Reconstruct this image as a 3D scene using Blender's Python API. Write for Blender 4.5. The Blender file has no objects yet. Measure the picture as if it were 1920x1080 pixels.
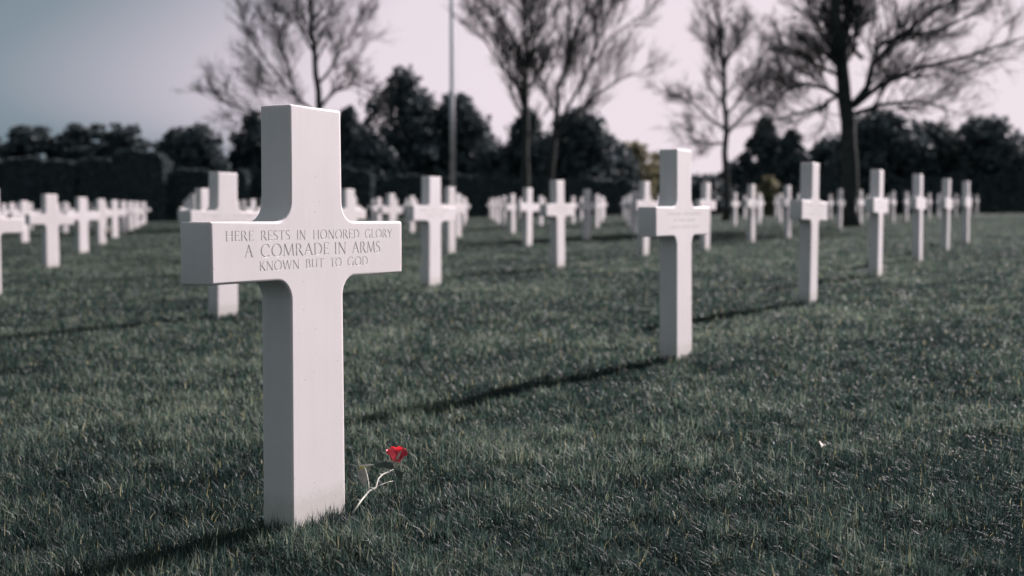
import bpy, bmesh, math, random
import numpy as np
from mathutils import Vector, Matrix, noise as mnoise

random.seed(7); rng = np.random.default_rng(7)
S = bpy.context.scene
COL = S.collection
R = math.radians

# ------------------------------------------------------------------ camera, sky, sun
FPX = 2250.0                      # focal length in pixels of the 1920 px wide photograph
PITCH = R(3.2816)
CAMZ = 0.757
cam = bpy.data.cameras.new('camera'); camo = bpy.data.objects.new('camera', cam); COL.objects.link(camo)
cam.sensor_width = 36; cam.lens = FPX / 1920 * 36
cam.clip_start = 0.05; cam.clip_end = 3000
camo.location = (0, 0, CAMZ); camo.rotation_euler = (R(90) - PITCH, 0, 0)
cam.dof.use_dof = True; cam.dof.focus_distance = 2.93; cam.dof.aperture_fstop = 2.7
S.camera = camo

SUN_AZ, SUN_EL = R(49.5), R(27.0)      # azimuth from +X, anticlockwise
sun_dir = Vector((math.cos(SUN_AZ) * math.cos(SUN_EL), math.sin(SUN_AZ) * math.cos(SUN_EL), math.sin(SUN_EL)))
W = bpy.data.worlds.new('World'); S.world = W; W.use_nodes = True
nt = W.node_tree; nt.nodes.clear()
out = nt.nodes.new('ShaderNodeOutputWorld'); bg = nt.nodes.new('ShaderNodeBackground')
sky = nt.nodes.new('ShaderNodeTexSky'); sky.sky_type = 'NISHITA'; sky.sun_disc = False
sky.sun_elevation = SUN_EL; sky.sun_rotation = R(90) - SUN_AZ
sky.air_density = 1.0; sky.dust_density = 2.5; sky.ozone_density = 1.0
# sky regraded by a colour ramp: the bright part of the sky is evened out and goes rosy, the dim part is set blue-green and lifted to fill shaded sides
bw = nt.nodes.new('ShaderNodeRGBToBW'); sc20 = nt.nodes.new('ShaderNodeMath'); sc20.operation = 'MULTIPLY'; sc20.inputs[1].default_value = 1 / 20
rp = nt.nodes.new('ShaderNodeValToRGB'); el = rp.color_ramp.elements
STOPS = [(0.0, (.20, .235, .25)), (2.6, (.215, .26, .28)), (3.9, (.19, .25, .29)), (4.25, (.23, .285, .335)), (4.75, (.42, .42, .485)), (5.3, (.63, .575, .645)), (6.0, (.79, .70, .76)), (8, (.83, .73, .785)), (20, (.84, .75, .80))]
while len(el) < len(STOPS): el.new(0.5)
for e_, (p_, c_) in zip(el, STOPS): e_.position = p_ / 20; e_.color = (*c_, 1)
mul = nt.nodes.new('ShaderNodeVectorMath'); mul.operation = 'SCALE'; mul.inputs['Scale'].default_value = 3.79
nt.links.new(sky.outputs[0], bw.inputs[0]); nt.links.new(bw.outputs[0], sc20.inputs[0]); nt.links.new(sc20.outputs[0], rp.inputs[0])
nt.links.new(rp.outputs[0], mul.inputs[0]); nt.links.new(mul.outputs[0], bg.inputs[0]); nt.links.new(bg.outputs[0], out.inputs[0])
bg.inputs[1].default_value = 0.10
sl = bpy.data.lights.new('sun', 'SUN'); sl.energy = 4.4; sl.angle = R(0.53); sl.color = (1.0, 0.90, 0.915)
so = bpy.data.objects.new('sun', sl); COL.objects.link(so); so.location = (20, 20, 30)
so.rotation_euler = sun_dir.to_track_quat('Z', 'Y').to_euler()
S.view_settings.view_transform = 'Standard'; S.view_settings.look = 'None'
S.view_settings.exposure = 1.45; S.view_settings.gamma = 1.0
S.render.engine = 'CYCLES'; S.cycles.use_denoising = True
S.cycles.max_bounces = 6; S.cycles.diffuse_bounces = 3; S.cycles.transmission_bounces = 3; S.cycles.transparent_max_bounces = 4

# ------------------------------------------------------------------ helpers
def tag(o, label=None, cat=None, group=None, kind=None):
    if label: o['label'] = label
    if cat: o['category'] = cat
    if group: o['group'] = group
    if kind: o['kind'] = kind
    return o

def link(name, me, mat=None, parent=None):
    o = bpy.data.objects.new(name, me); COL.objects.link(o)
    if mat is not None: me.materials.append(mat)
    if parent is not None: o.parent = parent
    return o

def empty(name, loc, rz=0):
    o = bpy.data.objects.new(name, None); COL.objects.link(o); o.location = loc; o.rotation_euler = (0, 0, rz)
    o.empty_display_size = 0.1
    return o

def np_mesh(name, co, faces_flat, sizes, smooth=False):
    me = bpy.data.meshes.new(name)
    me.vertices.add(len(co)); me.vertices.foreach_set('co', np.ascontiguousarray(co, dtype=np.float32).ravel())
    me.loops.add(len(faces_flat)); me.loops.foreach_set('vertex_index', np.ascontiguousarray(faces_flat, dtype=np.int32))
    sizes = np.asarray(sizes, dtype=np.int32)
    st = np.zeros(len(sizes), dtype=np.int32); st[1:] = np.cumsum(sizes)[:-1]
    me.polygons.add(len(sizes)); me.polygons.foreach_set('loop_start', st)
    if smooth: me.polygons.foreach_set('use_smooth', np.ones(len(sizes), dtype=bool))
    me.update(calc_edges=True)
    return me

class MB:
    """collects tubes and polygons into one mesh"""
    def __init__(s): s.v = []; s.f = []
    def tube(s, pts, rad, n=6, cap=True):
        pts = [Vector(p) for p in pts]; b0 = len(s.v); prev = None
        for i, p in enumerate(pts):
            d = (pts[min(i + 1, len(pts) - 1)] - pts[max(i - 1, 0)]).normalized()
            if prev is None:
                a = d.orthogonal().normalized()
            else:
                a = (prev - d * prev.dot(d))
                a = a.normalized() if a.length > 1e-6 else d.orthogonal().normalized()
            prev = a; b = d.cross(a)
            for k in range(n):
                t = 2 * math.pi * k / n
                s.v.append(p + (a * math.cos(t) + b * math.sin(t)) * rad[i])
        for i in range(len(pts) - 1):
            for k in range(n):
                k2 = (k + 1) % n; o = b0 + i * n
                s.f.append((o + k, o + k2, o + n + k2, o + n + k))
        if cap:
            s.f.append(tuple(b0 + k for k in reversed(range(n))))
            o = b0 + (len(pts) - 1) * n; s.f.append(tuple(o + k for k in range(n)))
    def poly(s, pts):
        b = len(s.v); s.v += [Vector(p) for p in pts]; s.f.append(tuple(range(b, b + len(pts))))
    def grid(s, rows):
        b = len(s.v); m = len(rows[0])
        for r in rows: s.v += [Vector(p) for p in r]
        for i in range(len(rows) - 1):
            for j in range(m - 1):
                s.f.append((b + i * m + j, b + i * m + j + 1, b + (i + 1) * m + j + 1, b + (i + 1) * m + j))
    def build(s, name, mat=None, parent=None, smooth=True):
        me = bpy.data.meshes.new(name); me.from_pydata([tuple(v) for v in s.v], [], s.f); me.update()
        if smooth:
            for p in me.polygons: p.use_smooth = True
        return link(name, me, mat, parent)

# ground height, fitted to where the crosses stand
def gz(X, Y):
    Xc = 60 * np.tanh(np.asarray(X, dtype=float) / 60); Yc = np.minimum(Y, 50.0)
    z = 0.020846 * Xc + 0.013946 * Yc - 6e-5 * Xc ** 2 - 2.1e-4 * Xc * Yc - 1.52e-5 * Yc ** 2
    return z + np.maximum(np.asarray(Y, dtype=float) - 50, 0) * 0.016 * np.exp(-np.maximum(np.asarray(Y, dtype=float) - 50, 0) / 150) - 0.016 - 0.024 * np.exp(-np.maximum(np.asarray(Y, dtype=float) - 3, 0) / 5)
def gzf(x, y): return float(gz(x, y))

def pix(px, py, Y):
    """world point at depth Y seen at photograph pixel (px, py)"""
    dx = (px - 960) / FPX; dz = -(py - 540) / FPX
    dy = math.cos(PITCH) + dz * math.sin(PITCH); dv = -math.sin(PITCH) + dz * math.cos(PITCH)
    return Vector((dx * Y / dy, Y, CAMZ + dv * Y / dy))

# ------------------------------------------------------------------ materials
def mat(name):
    m = bpy.data.materials.new(name); m.use_nodes = True
    n = m.node_tree.nodes; n.clear()
    o = n.new('ShaderNodeOutputMaterial'); p = n.new('ShaderNodeBsdfPrincipled')
    m.node_tree.links.new(p.outputs[0], o.inputs[0])
    return m, m.node_tree, p, o
def ramp(nt, stops):
    r = nt.nodes.new('ShaderNodeValToRGB'); e = r.color_ramp.elements
    while len(e) < len(stops): e.new(0.5)
    for el, (p, c) in zip(e, stops): el.position = p; el.color = (*c, 1)
    return r
def noise_tex(nt, scale, detail=4, rough=0.55, vec=None):
    t = nt.nodes.new('ShaderNodeTexNoise'); t.inputs['Scale'].default_value = scale
    t.inputs['Detail'].default_value = detail; t.inputs['Roughness'].default_value = rough
    if vec is not None: nt.links.new(vec, t.inputs['Vector'])
    return t
def simple(name, c, rough=0.6, var=0.0, scale=20.0, bump=0.0, spec=0.3):
    m, nt, p, o = mat(name)
    p.inputs['Roughness'].default_value = rough; p.inputs['Specular IOR Level'].default_value = spec
    tc = nt.nodes.new('ShaderNodeTexCoord')
    t = noise_tex(nt, scale, vec=tc.outputs['Object'])
    r = ramp(nt, [(0.25, [max(0, x * (1 - var)) for x in c]), (0.75, [x * (1 + var) for x in c])])
    nt.links.new(t.outputs[0], r.inputs[0]); nt.links.new(r.outputs[0], p.inputs['Base Color'])
    if bump:
        b = nt.nodes.new('ShaderNodeBump'); b.inputs['Strength'].default_value = bump; b.inputs['Distance'].default_value = 0.01
        nt.links.new(t.outputs[0], b.inputs['Height']); nt.links.new(b.outputs[0], p.inputs['Normal'])
    return m

def marble():
    m, nt, p, o = mat('white_marble')
    p.inputs['Roughness'].default_value = 0.62; p.inputs['Specular IOR Level'].default_value = 0.25
    tc = nt.nodes.new('ShaderNodeTexCoord'); geo = nt.nodes.new('ShaderNodeNewGeometry')
    a = noise_tex(nt, 3.0, 6, 0.6, geo.outputs['Position'])
    b = noise_tex(nt, 420.0, 2, 0.7, tc.outputs['Object'])
    ra = ramp(nt, [(0.3, (0.79, 0.74, 0.75)), (0.7, (0.86, 0.805, 0.82))])
    rb = ramp(nt, [(0.3, (0.90, 0.90, 0.90)), (0.62, (1, 1, 1))])
    mx = nt.nodes.new('ShaderNodeMix'); mx.data_type = 'RGBA'; mx.blend_type = 'MULTIPLY'; mx.inputs[0].default_value = 1
    nt.links.new(a.outputs[0], ra.inputs[0]); nt.links.new(b.outputs[0], rb.inputs[0])
    nt.links.new(ra.outputs[0], mx.inputs[6]); nt.links.new(rb.outputs[0], mx.inputs[7])
    # each stone a little different, faint run-off streaks, green-grey splash of soil just above the turf
    oi = nt.nodes.new('ShaderNodeObjectInfo'); rv = ramp(nt, [(0, (.87, .87, .86)), (1, (1, 1, 1))]); nt.links.new(oi.outputs['Random'], rv.inputs[0])
    m2 = nt.nodes.new('ShaderNodeMix'); m2.data_type = 'RGBA'; m2.blend_type = 'MULTIPLY'; m2.inputs[0].default_value = 1
    nt.links.new(mx.outputs[2], m2.inputs[6]); nt.links.new(rv.outputs[0], m2.inputs[7])
    mp = nt.nodes.new('ShaderNodeMapping'); mp.inputs['Scale'].default_value = (40, 40, 2.2); nt.links.new(tc.outputs['Object'], mp.inputs[0])
    st = noise_tex(nt, 1.0, 4, 0.6, mp.outputs[0]); rs = ramp(nt, [(0.38, (.972, .974, .972)), (0.55, (1, 1, 1))]); nt.links.new(st.outputs[0], rs.inputs[0])
    m3 = nt.nodes.new('ShaderNodeMix'); m3.data_type = 'RGBA'; m3.blend_type = 'MULTIPLY'; m3.inputs[0].default_value = 1
    nt.links.new(m2.outputs[2], m3.inputs[6]); nt.links.new(rs.outputs[0], m3.inputs[7])
    sx = nt.nodes.new('ShaderNodeSeparateXYZ'); nt.links.new(tc.outputs['Object'], sx.inputs[0])
    sp = noise_tex(nt, 55.0, 5, 0.7, tc.outputs['Object'])
    ad = nt.nodes.new('ShaderNodeMath'); ad.operation = 'MULTIPLY_ADD'; ad.inputs[1].default_value = -0.085; nt.links.new(sp.outputs[0], ad.inputs[0]); nt.links.new(sx.outputs[2], ad.inputs[2])
    rg = ramp(nt, [(0.0, (.86, .87, .83)), (0.035, (1, 1, 1))]); nt.links.new(ad.outputs[0], rg.inputs[0])
    m4 = nt.nodes.new('ShaderNodeMix'); m4.data_type = 'RGBA'; m4.blend_type = 'MULTIPLY'; m4.inputs[0].default_value = 1
    nt.links.new(m3.outputs[2], m4.inputs[6]); nt.links.new(rg.outputs[0], m4.inputs[7])
    # dark pits and specks
    vo = nt.nodes.new('ShaderNodeTexVoronoi'); vo.inputs['Scale'].default_value = 34; nt.links.new(geo.outputs['Position'], vo.inputs['Vector'])
    rp_ = ramp(nt, [(0.0, (.45, .45, .45)), (0.05, (.55, .55, .55)), (0.075, (1, 1, 1))]); nt.links.new(vo.outputs['Distance'], rp_.inputs[0])
    m5 = nt.nodes.new('ShaderNodeMix'); m5.data_type = 'RGBA'; m5.blend_type = 'MULTIPLY'; m5.inputs[0].default_value = 0.75
    nt.links.new(m4.outputs[2], m5.inputs[6]); nt.links.new(rp_.outputs[0], m5.inputs[7])
    nt.links.new(m5.outputs[2], p.inputs['Base Color'])
    p.inputs['Subsurface Weight'].default_value = 0.35; p.inputs['Subsurface Radius'].default_value = (1.0, 0.9, 0.85); p.inputs['Subsurface Scale'].default_value = 0.012
    bp = nt.nodes.new('ShaderNodeBump'); bp.inputs['Strength'].default_value = 0.10; bp.inputs['Distance'].default_value = 0.0006
    nt.links.new(b.outputs[0], bp.inputs['Height']); nt.links.new(bp.outputs[0], p.inputs['Normal'])
    return m
M_MARBLE = marble()
M_GROOVE = simple('weathered_groove', (0.76, 0.73, 0.70), 0.8, 0.12, 60)

def blade_material():
    m, nt, p, o = mat('grass_blade')
    at = nt.nodes.new('ShaderNodeAttribute'); at.attribute_name = 'tint'
    r = ramp(nt, [(0.0, (0.010, 0.022, 0.021)), (0.45, (0.026, 0.049, 0.043)), (0.80, (0.080, 0.122, 0.100)),
                  (0.93, (0.19, 0.225, 0.165)), (0.97, (0.24, 0.215, 0.10)), (1.0, (0.40, 0.37, 0.26))])
    nt.links.new(at.outputs['Fac'], r.inputs[0]); nt.links.new(r.outputs[0], p.inputs['Base Color'])
    p.inputs['Roughness'].default_value = 0.52; p.inputs['Specular IOR Level'].default_value = 0.28
    tr = nt.nodes.new('ShaderNodeBsdfTranslucent'); nt.links.new(r.outputs[0], tr.inputs[0])
    mx = nt.nodes.new('ShaderNodeMixShader'); mx.inputs[0].default_value = 0.42
    nt.links.new(p.outputs[0], mx.inputs[1]); nt.links.new(tr.outputs[0], mx.inputs[2]); nt.links.new(mx.outputs[0], o.inputs[0])
    return m
M_BLADE = blade_material()

def soil_material():
    m, nt, p, o = mat('turf_soil')
    geo = nt.nodes.new('ShaderNodeNewGeometry')
    a = noise_tex(nt, 0.55, 5, 0.6, geo.outputs['Position']); b = noise_tex(nt, 30, 4, 0.75, geo.outputs['Position'])
    ra = ramp(nt, [(0.3, (0.008, 0.014, 0.012)), (0.7, (0.020, 0.029, 0.024))])
    rb = ramp(nt, [(0.3, (0.45, 0.45, 0.45)), (0.7, (1.25, 1.25, 1.2))])
    mx = nt.nodes.new('ShaderNodeMix'); mx.data_type = 'RGBA'; mx.blend_type = 'MULTIPLY'; mx.inputs[0].default_value = 1
    nt.links.new(a.outputs[0], ra.inputs[0]); nt.links.new(b.outputs[0], rb.inputs[0])
    nt.links.new(ra.outputs[0], mx.inputs[6]); nt.links.new(rb.outputs[0], mx.inputs[7]); nt.links.new(mx.outputs[2], p.inputs['Base Color'])
    p.inputs['Roughness'].default_value = 0.95; p.inputs['Specular IOR Level'].default_value = 0.1
    bp = nt.nodes.new('ShaderNodeBump'); bp.inputs['Strength'].default_value = 0.8; bp.inputs['Distance'].default_value = 0.03
    nt.links.new(b.outputs[0], bp.inputs['Height']); nt.links.new(bp.outputs[0], p.inputs['Normal'])
    return m
M_SOIL = soil_material()

def leaf_material(name, dark, light, trans=0.15):
    m, nt, p, o = mat(name)
    at = nt.nodes.new('ShaderNodeAttribute'); at.attribute_name = 'tint'
    r = ramp(nt, [(0.0, dark), (1.0, light)])
    nt.links.new(at.outputs['Fac'], r.inputs[0]); nt.links.new(r.outputs[0], p.inputs['Base Color'])
    p.inputs['Roughness'].default_value = 0.7; p.inputs['Specular IOR Level'].default_value = 0.15
    tr = nt.nodes.new('ShaderNodeBsdfTranslucent'); nt.links.new(r.outputs[0], tr.inputs[0])
    mx = nt.nodes.new('ShaderNodeMixShader'); mx.inputs[0].default_value = trans
    nt.links.new(p.outputs[0], mx.inputs[1]); nt.links.new(tr.outputs[0], mx.inputs[2]); nt.links.new(mx.outputs[0], o.inputs[0])
    return m
M_EVER = leaf_material('evergreen_leaf', (0.046, 0.064, 0.076), (0.098, 0.118, 0.120), 0.18)
M_HEDGE = leaf_material('hedge_leaf', (0.060, 0.082, 0.092), (0.11, 0.135, 0.14), 0.15)
M_SHRUB = leaf_material('pale_shrub_leaf', (0.10, 0.10, 0.065), (0.24, 0.22, 0.14), 0.3)
M_BARK = simple('dark_bark', (0.045, 0.048, 0.047), 0.9, 0.35, 6, 0.6)
M_TWIG = simple('twig_bark', (0.04, 0.046, 0.047), 0.9, 0.25, 4)
M_POLE = simple('painted_pole', (0.86, 0.84, 0.88), 0.38, 0.04, 3)
M_POLE.node_tree.nodes['Principled BSDF'].inputs['Metallic'].default_value = 1.0
M_STEM = simple('dried_stem', (0.33, 0.33, 0.28), 0.55, 0.18, 60)
M_PETAL = simple('red_petal', (0.80, 0.085, 0.12), 0.45, 0.45, 70)
M_LEAFGREY = simple('withered_leaf', (0.15, 0.16, 0.15), 0.5, 0.3, 50)
M_PALE = simple('pale_petal', (0.50, 0.46, 0.40), 0.6, 0.15, 60)
M_STRAW = simple('yellow_leaf', (0.52, 0.46, 0.10), 0.6, 0.2, 60)

# ------------------------------------------------------------------ ground sheet
def build_ground():
    xs = np.unique(np.concatenate([np.linspace(-8, 8, 81), np.linspace(-60, 60, 61), np.linspace(-900, 900, 37)]))
    ys = np.unique(np.concatenate([np.linspace(-4, 12, 81), np.linspace(12, 90, 60), np.linspace(-60, 1500, 53)]))
    X, Y = np.meshgrid(xs, ys)
    Z = gz(X, Y)
    co = np.stack([X, Y, Z], -1).reshape(-1, 3); n = len(xs); q = []
    idx = np.arange(len(co)).reshape(len(ys), n)
    f = np.stack([idx[:-1, :-1], idx[:-1, 1:], idx[1:, 1:], idx[1:, :-1]], -1).reshape(-1)
    o = link('ground', np_mesh('ground', co, f, [4] * (len(f) // 4), True), M_SOIL)
    tag(o, 'dark green turf ground of the cemetery', None, None, 'structure')
build_ground()

# ------------------------------------------------------------------ crosses
YAW = R(62.5)
HL, W0, W1, TH, ZA, ZB = 0.756 / 2, 0.2015, 0.2172, 0.0895, 0.588, 0.7256
def wz(z): return (W1 + (W0 - W1) * z) / 2
def profile(fr=0.05, n=9):
    """outline in (a, z), anticlockwise seen from the front"""
    def fillet(cx, cz, a0, a1):
        return [(cx + fr * math.cos(a0 + (a1 - a0) * k / n), cz + fr * math.sin(a0 + (a1 - a0) * k / n)) for k in range(n + 1)]
    pts = [(-wz(0), -0.12), (wz(0), -0.12)]
    zl = ZA - fr; zu = ZB + fr
    pts += [(wz(zl), zl)] + [(wz(ZA) + x, z) for x, z in [(fr - fr * math.cos(t), zl + fr * math.sin(t)) for t in [math.pi / 2 * k / n for k in range(1, n + 1)]]]
    pts += [(HL, ZA), (HL, ZB)]
    pts += [(wz(ZB) + fr - fr * math.sin(t), zu - fr * math.cos(t)) for t in [math.pi / 2 * k / n for k in range(0, n + 1)]]
    pts += [(W0 / 2, 1.0), (-W0 / 2, 1.0)]
    right = pts[2:-2]
    pts += [(-x, z) for x, z in reversed(right)]
    return pts
def cross_bm(bev=0.0055, segs=3, n=9):
    bm = bmesh.new(); pr = profile(n=n)
    f = [bm.verts.new((a, 0, z)) for a, z in pr]; b = [bm.verts.new((a, TH, z)) for a, z in pr]
    bm.faces.new(f); bm.faces.new(list(reversed(b)))
    m = len(pr)
    for i in range(m):
        j = (i + 1) % m
        bm.faces.new((f[j], f[i], b[i], b[j]))
    bm.normal_update()
    es = [e for e in bm.edges if len(e.link_faces) == 2 and e.calc_face_angle() > R(30)]
    bmesh.ops.bevel(bm, geom=es, offset=bev, segments=segs, profile=0.5, affect='EDGES', clamp_overlap=True)
    bmesh.ops.recalc_face_normals(bm, faces=bm.faces)
    return bm
def finish_cross_mesh(me):
    b = bmesh.new(); b.from_mesh(me); b.normal_update()
    for f in b.faces: f.smooth = f.material_index == 0 and abs(f.normal.y) < 0.985
    for e in b.edges: e.smooth = len(e.link_faces) == 2 and e.calc_face_angle() < R(17)
    b.to_mesh(me); b.free()
    return me

# --- lettering: V-shaped grooves swept along the strokes of each letter
T_, S_ = 0.125, 0.070
def arc(cx, cy, rx, ry, a0, a1, n=10, wt=T_, ws=S_):
    r = []
    for k in range(n + 1):
        a = R(a0 + (a1 - a0) * k / n)
        r.append((cx + rx * math.cos(a), cy + ry * math.sin(a), ws + (wt - ws) * abs(math.cos(a)) ** 1.3))
    return r
def ln(x0, y0, x1, y1, w, w1=None): return [(x0, y0, w), (x1, y1, w if w1 is None else w1)]
def srf(x, y, h=0.10): return [(x - h, y, 0.045), (x + h, y, 0.045)]
def glyph(c):
    e = 0.025
    if c == 'A': return 0.86, [ln(.06, 0, .43, 1, S_), ln(.43, 1, .80, 0, T_), ln(.20, .36, .66, .36, S_), srf(.06, e), srf(.80, e)]
    if c == 'B': return 0.66, [ln(.12, 0, .12, 1, T_), [(.12, .965, S_)] + arc(.30, .755, .22, .21, 90, -90, 8) + [(.12, .545, S_)], [(.12, .545, S_)] + arc(.32, .29, .27, .255, 90, -90, 8) + [(.12, .035, S_)]]
    if c == 'C': return 0.86, [arc(.48, .5, .42, .5, 48, 312, 16), ln(.765, .86, .775, .70, S_)]
    if c == 'D': return 0.86, [ln(.12, 0, .12, 1, T_), [(.12, .965, S_)] + arc(.36, .5, .43, .465, 90, -90, 12) + [(.12, .035, S_)]]
    if c == 'E': return 0.60, [ln(.12, 0, .12, 1, T_), ln(.12, .965, .54, .965, S_), ln(.12, .52, .46, .52, S_), ln(.12, .035, .56, .035, S_), ln(.54, .985, .54, .86, .045), ln(.56, .015, .56, .15, .045)]
    if c == 'G': return 0.92, [arc(.48, .5, .42, .5, 48, 318, 16), ln(.80, .0, .80, .42, T_), srf(.80, .42, .10)]
    if c == 'H': return 0.86, [ln(.13, 0, .13, 1, T_), ln(.73, 0, .73, 1, T_), ln(.13, .52, .73, .52, S_)] + [srf(x, y) for x in (.13, .73) for y in (e, 1 - e)]
    if c == 'I': return 0.30, [ln(.15, 0, .15, 1, T_), srf(.15, e), srf(.15, 1 - e)]
    if c == 'K': return 0.74, [ln(.13, 0, .13, 1, T_), ln(.15, .42, .62, 1, S_), ln(.28, .58, .72, 0, T_), srf(.13, e), srf(.13, 1 - e)]
    if c == 'L': return 0.60, [ln(.12, 0, .12, 1, T_), ln(.12, .035, .56, .035, S_), ln(.56, .015, .56, .16, .045), srf(.12, 1 - e)]
    if c == 'M': return 1.06, [ln(.08, 0, .17, 1, S_), ln(.17, 1, .53, .06, T_), ln(.53, .06, .88, 1, S_), ln(.88, 1, .97, 0, T_), srf(.08, e), srf(.97, e)]
    if c == 'N': return 0.88, [ln(.12, 0, .12, 1, S_), ln(.12, 1, .76, .0, T_), ln(.76, 0, .76, 1, S_), srf(.12, e), srf(.76, 1 - e)]
    if c == 'O': return 0.98, [arc(.49, .5, .43, .5, 0, 360, 20) ]
    if c == 'R': return 0.76, [ln(.12, 0, .12, 1, T_), [(.12, .965, S_)] + arc(.30, .74, .24, .225, 90, -90, 8) + [(.12, .515, S_)], ln(.34, .52, .72, 0, T_), srf(.12, e)]
    if c == 'S': return 0.60, [arc(.30, .755, .21, .225, 40, 250, 9, T_ * .9, S_)[:-1] + [(.30, .51, T_)] + [(x, y, w) for x, y, w in reversed(arc(.29, .255, .23, .235, -140, 70, 9, T_ * .9, S_))][1:]]
    if c == 'T': return 0.76, [ln(.38, 0, .38, 1, T_), ln(.04, .965, .72, .965, S_), ln(.04, .985, .04, .86, .045), ln(.72, .985, .72, .86, .045), srf(.38, e)]
    if c == 'U': return 0.84, [[(.13, 1, T_), (.13, .36, T_)] + arc(.42, .36, .29, .34, 180, 360, 10, T_, S_)[1:] + [(.71, .36, S_), (.71, 1, S_)][1:], srf(.13, 1 - e), srf(.71, 1 - e)]
    if c == 'W': return 1.18, [ln(.05, 1, .32, 0, T_), ln(.32, 0, .59, 1, S_), ln(.59, 1, .86, 0, T_), ln(.86, 0, 1.13, 1, S_), srf(.05, 1 - e), srf(1.13, 1 - e)]
    if c == 'Y': return 0.76, [ln(.04, 1, .38, .46, T_), ln(.72, 1, .38, .46, S_), ln(.38, .5, .38, 0, T_), srf(.38, e)]
def groove(bm, pts, closed=False):
    """closed V-section prism along pts [(a, z, full width)]; opens through the face y = 0"""
    m = len(pts); rings = []
    P = [Vector((p[0], p[1])) for p in pts]
    for i in range(m):
        if closed: d0 = P[i] - P[i - 1]; d1 = P[(i + 1) % m] - P[i]
        else:
            d1 = P[min(i + 1, m - 1)] - P[max(i - 1, 0)] if 0 < i < m - 1 else (P[1] - P[0] if i == 0 else P[-1] - P[-2]); d0 = d1
        t = (d0.normalized() + d1.normalized()).normalized(); nrm = Vector((-t.y, t.x)); w = pts[i][2] / 2
        dep = w * 0.85 + 0.0004
        wo = w * (dep + 0.001) / dep
        rings.append([bm.verts.new((P[i].x + nrm.x * wo, -0.001, P[i].y + nrm.y * wo)),
                      bm.verts.new((P[i].x - nrm.x * wo, -0.001, P[i].y - nrm.y * wo)),
                      bm.verts.new((P[i].x, dep, P[i].y))])
    for i in range(m if closed else m - 1):
        a, b = rings[i], rings[(i + 1) % m]
        for k in range(3):
            k2 = (k + 1) % 3
            bm.faces.new((a[k], a[k2], b[k2], b[k]))
    if not closed:
        bm.faces.new(rings[0][::-1]); bm.faces.new(rings[-1])
def cutter_text(lines):
    bm = bmesh.new()
    for words, base, cap in lines:
        for wd, a0, a1 in words:
            gl = [glyph(c) for c in wd]
            gap = 0.10
            tot = sum(g[0] for g in gl) + gap * (len(gl) - 1)
            sx = (a1 - a0) / tot; x = a0; h = cap - base
            for adv, strokes in gl:
                for st in strokes:
                    cl = len(st) > 12 and abs(st[0][0] - st[-1][0]) < 1e-6 and abs(st[0][1] - st[-1][1]) < 1e-6
                    jz = random.uniform(-3e-5, 3e-5)
                    q = [(x + px * sx + jz, base + py * h + jz, w * h * 1.08) for px, py, w in (st[:-1] if cl else st)]
                    q2 = [q[0]]
                    for e in q[1:]:
                        if (Vector(e[:2]) - Vector(q2[-1][:2])).length > 1e-5: q2.append(e)
                    groove(bm, q2, cl)
                x += (adv + gap) * sx
    bmesh.ops.recalc_face_normals(bm, faces=bm.faces)
    return bm
def cutter_marks(seed):
    """worn, illegible lines of shallow strokes"""
    rd = random.Random(seed); bm = bmesh.new()
    for base, h, a0, a1 in ((0.681, 0.020, -0.25, 0.25), (0.652, 0.018, -0.16, 0.17), (0.620, 0.018, -0.19, 0.20)):
        a = a0 + rd.uniform(-0.02, 0.03); end = a1 + rd.uniform(-0.03, 0.02)
        while a < end:
            if rd.random() < 0.14: a += 0.022
            k = rd.uniform(-0.004, 0.004)
            groove(bm, [(a, base + rd.uniform(0, .003), 0.0030), (a + k, base + h - rd.uniform(0, .003), 0.0030)])
            if rd.random() < 0.5:
                zz = base + h * rd.uniform(0.2, 0.9); groove(bm, [(a - 0.003, zz, 0.0022), (a + 0.009, zz + 0.0003, 0.0022)])
            a += rd.uniform(0.010, 0.017)
    bmesh.ops.recalc_face_normals(bm, faces=bm.faces)
    return bm
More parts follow.
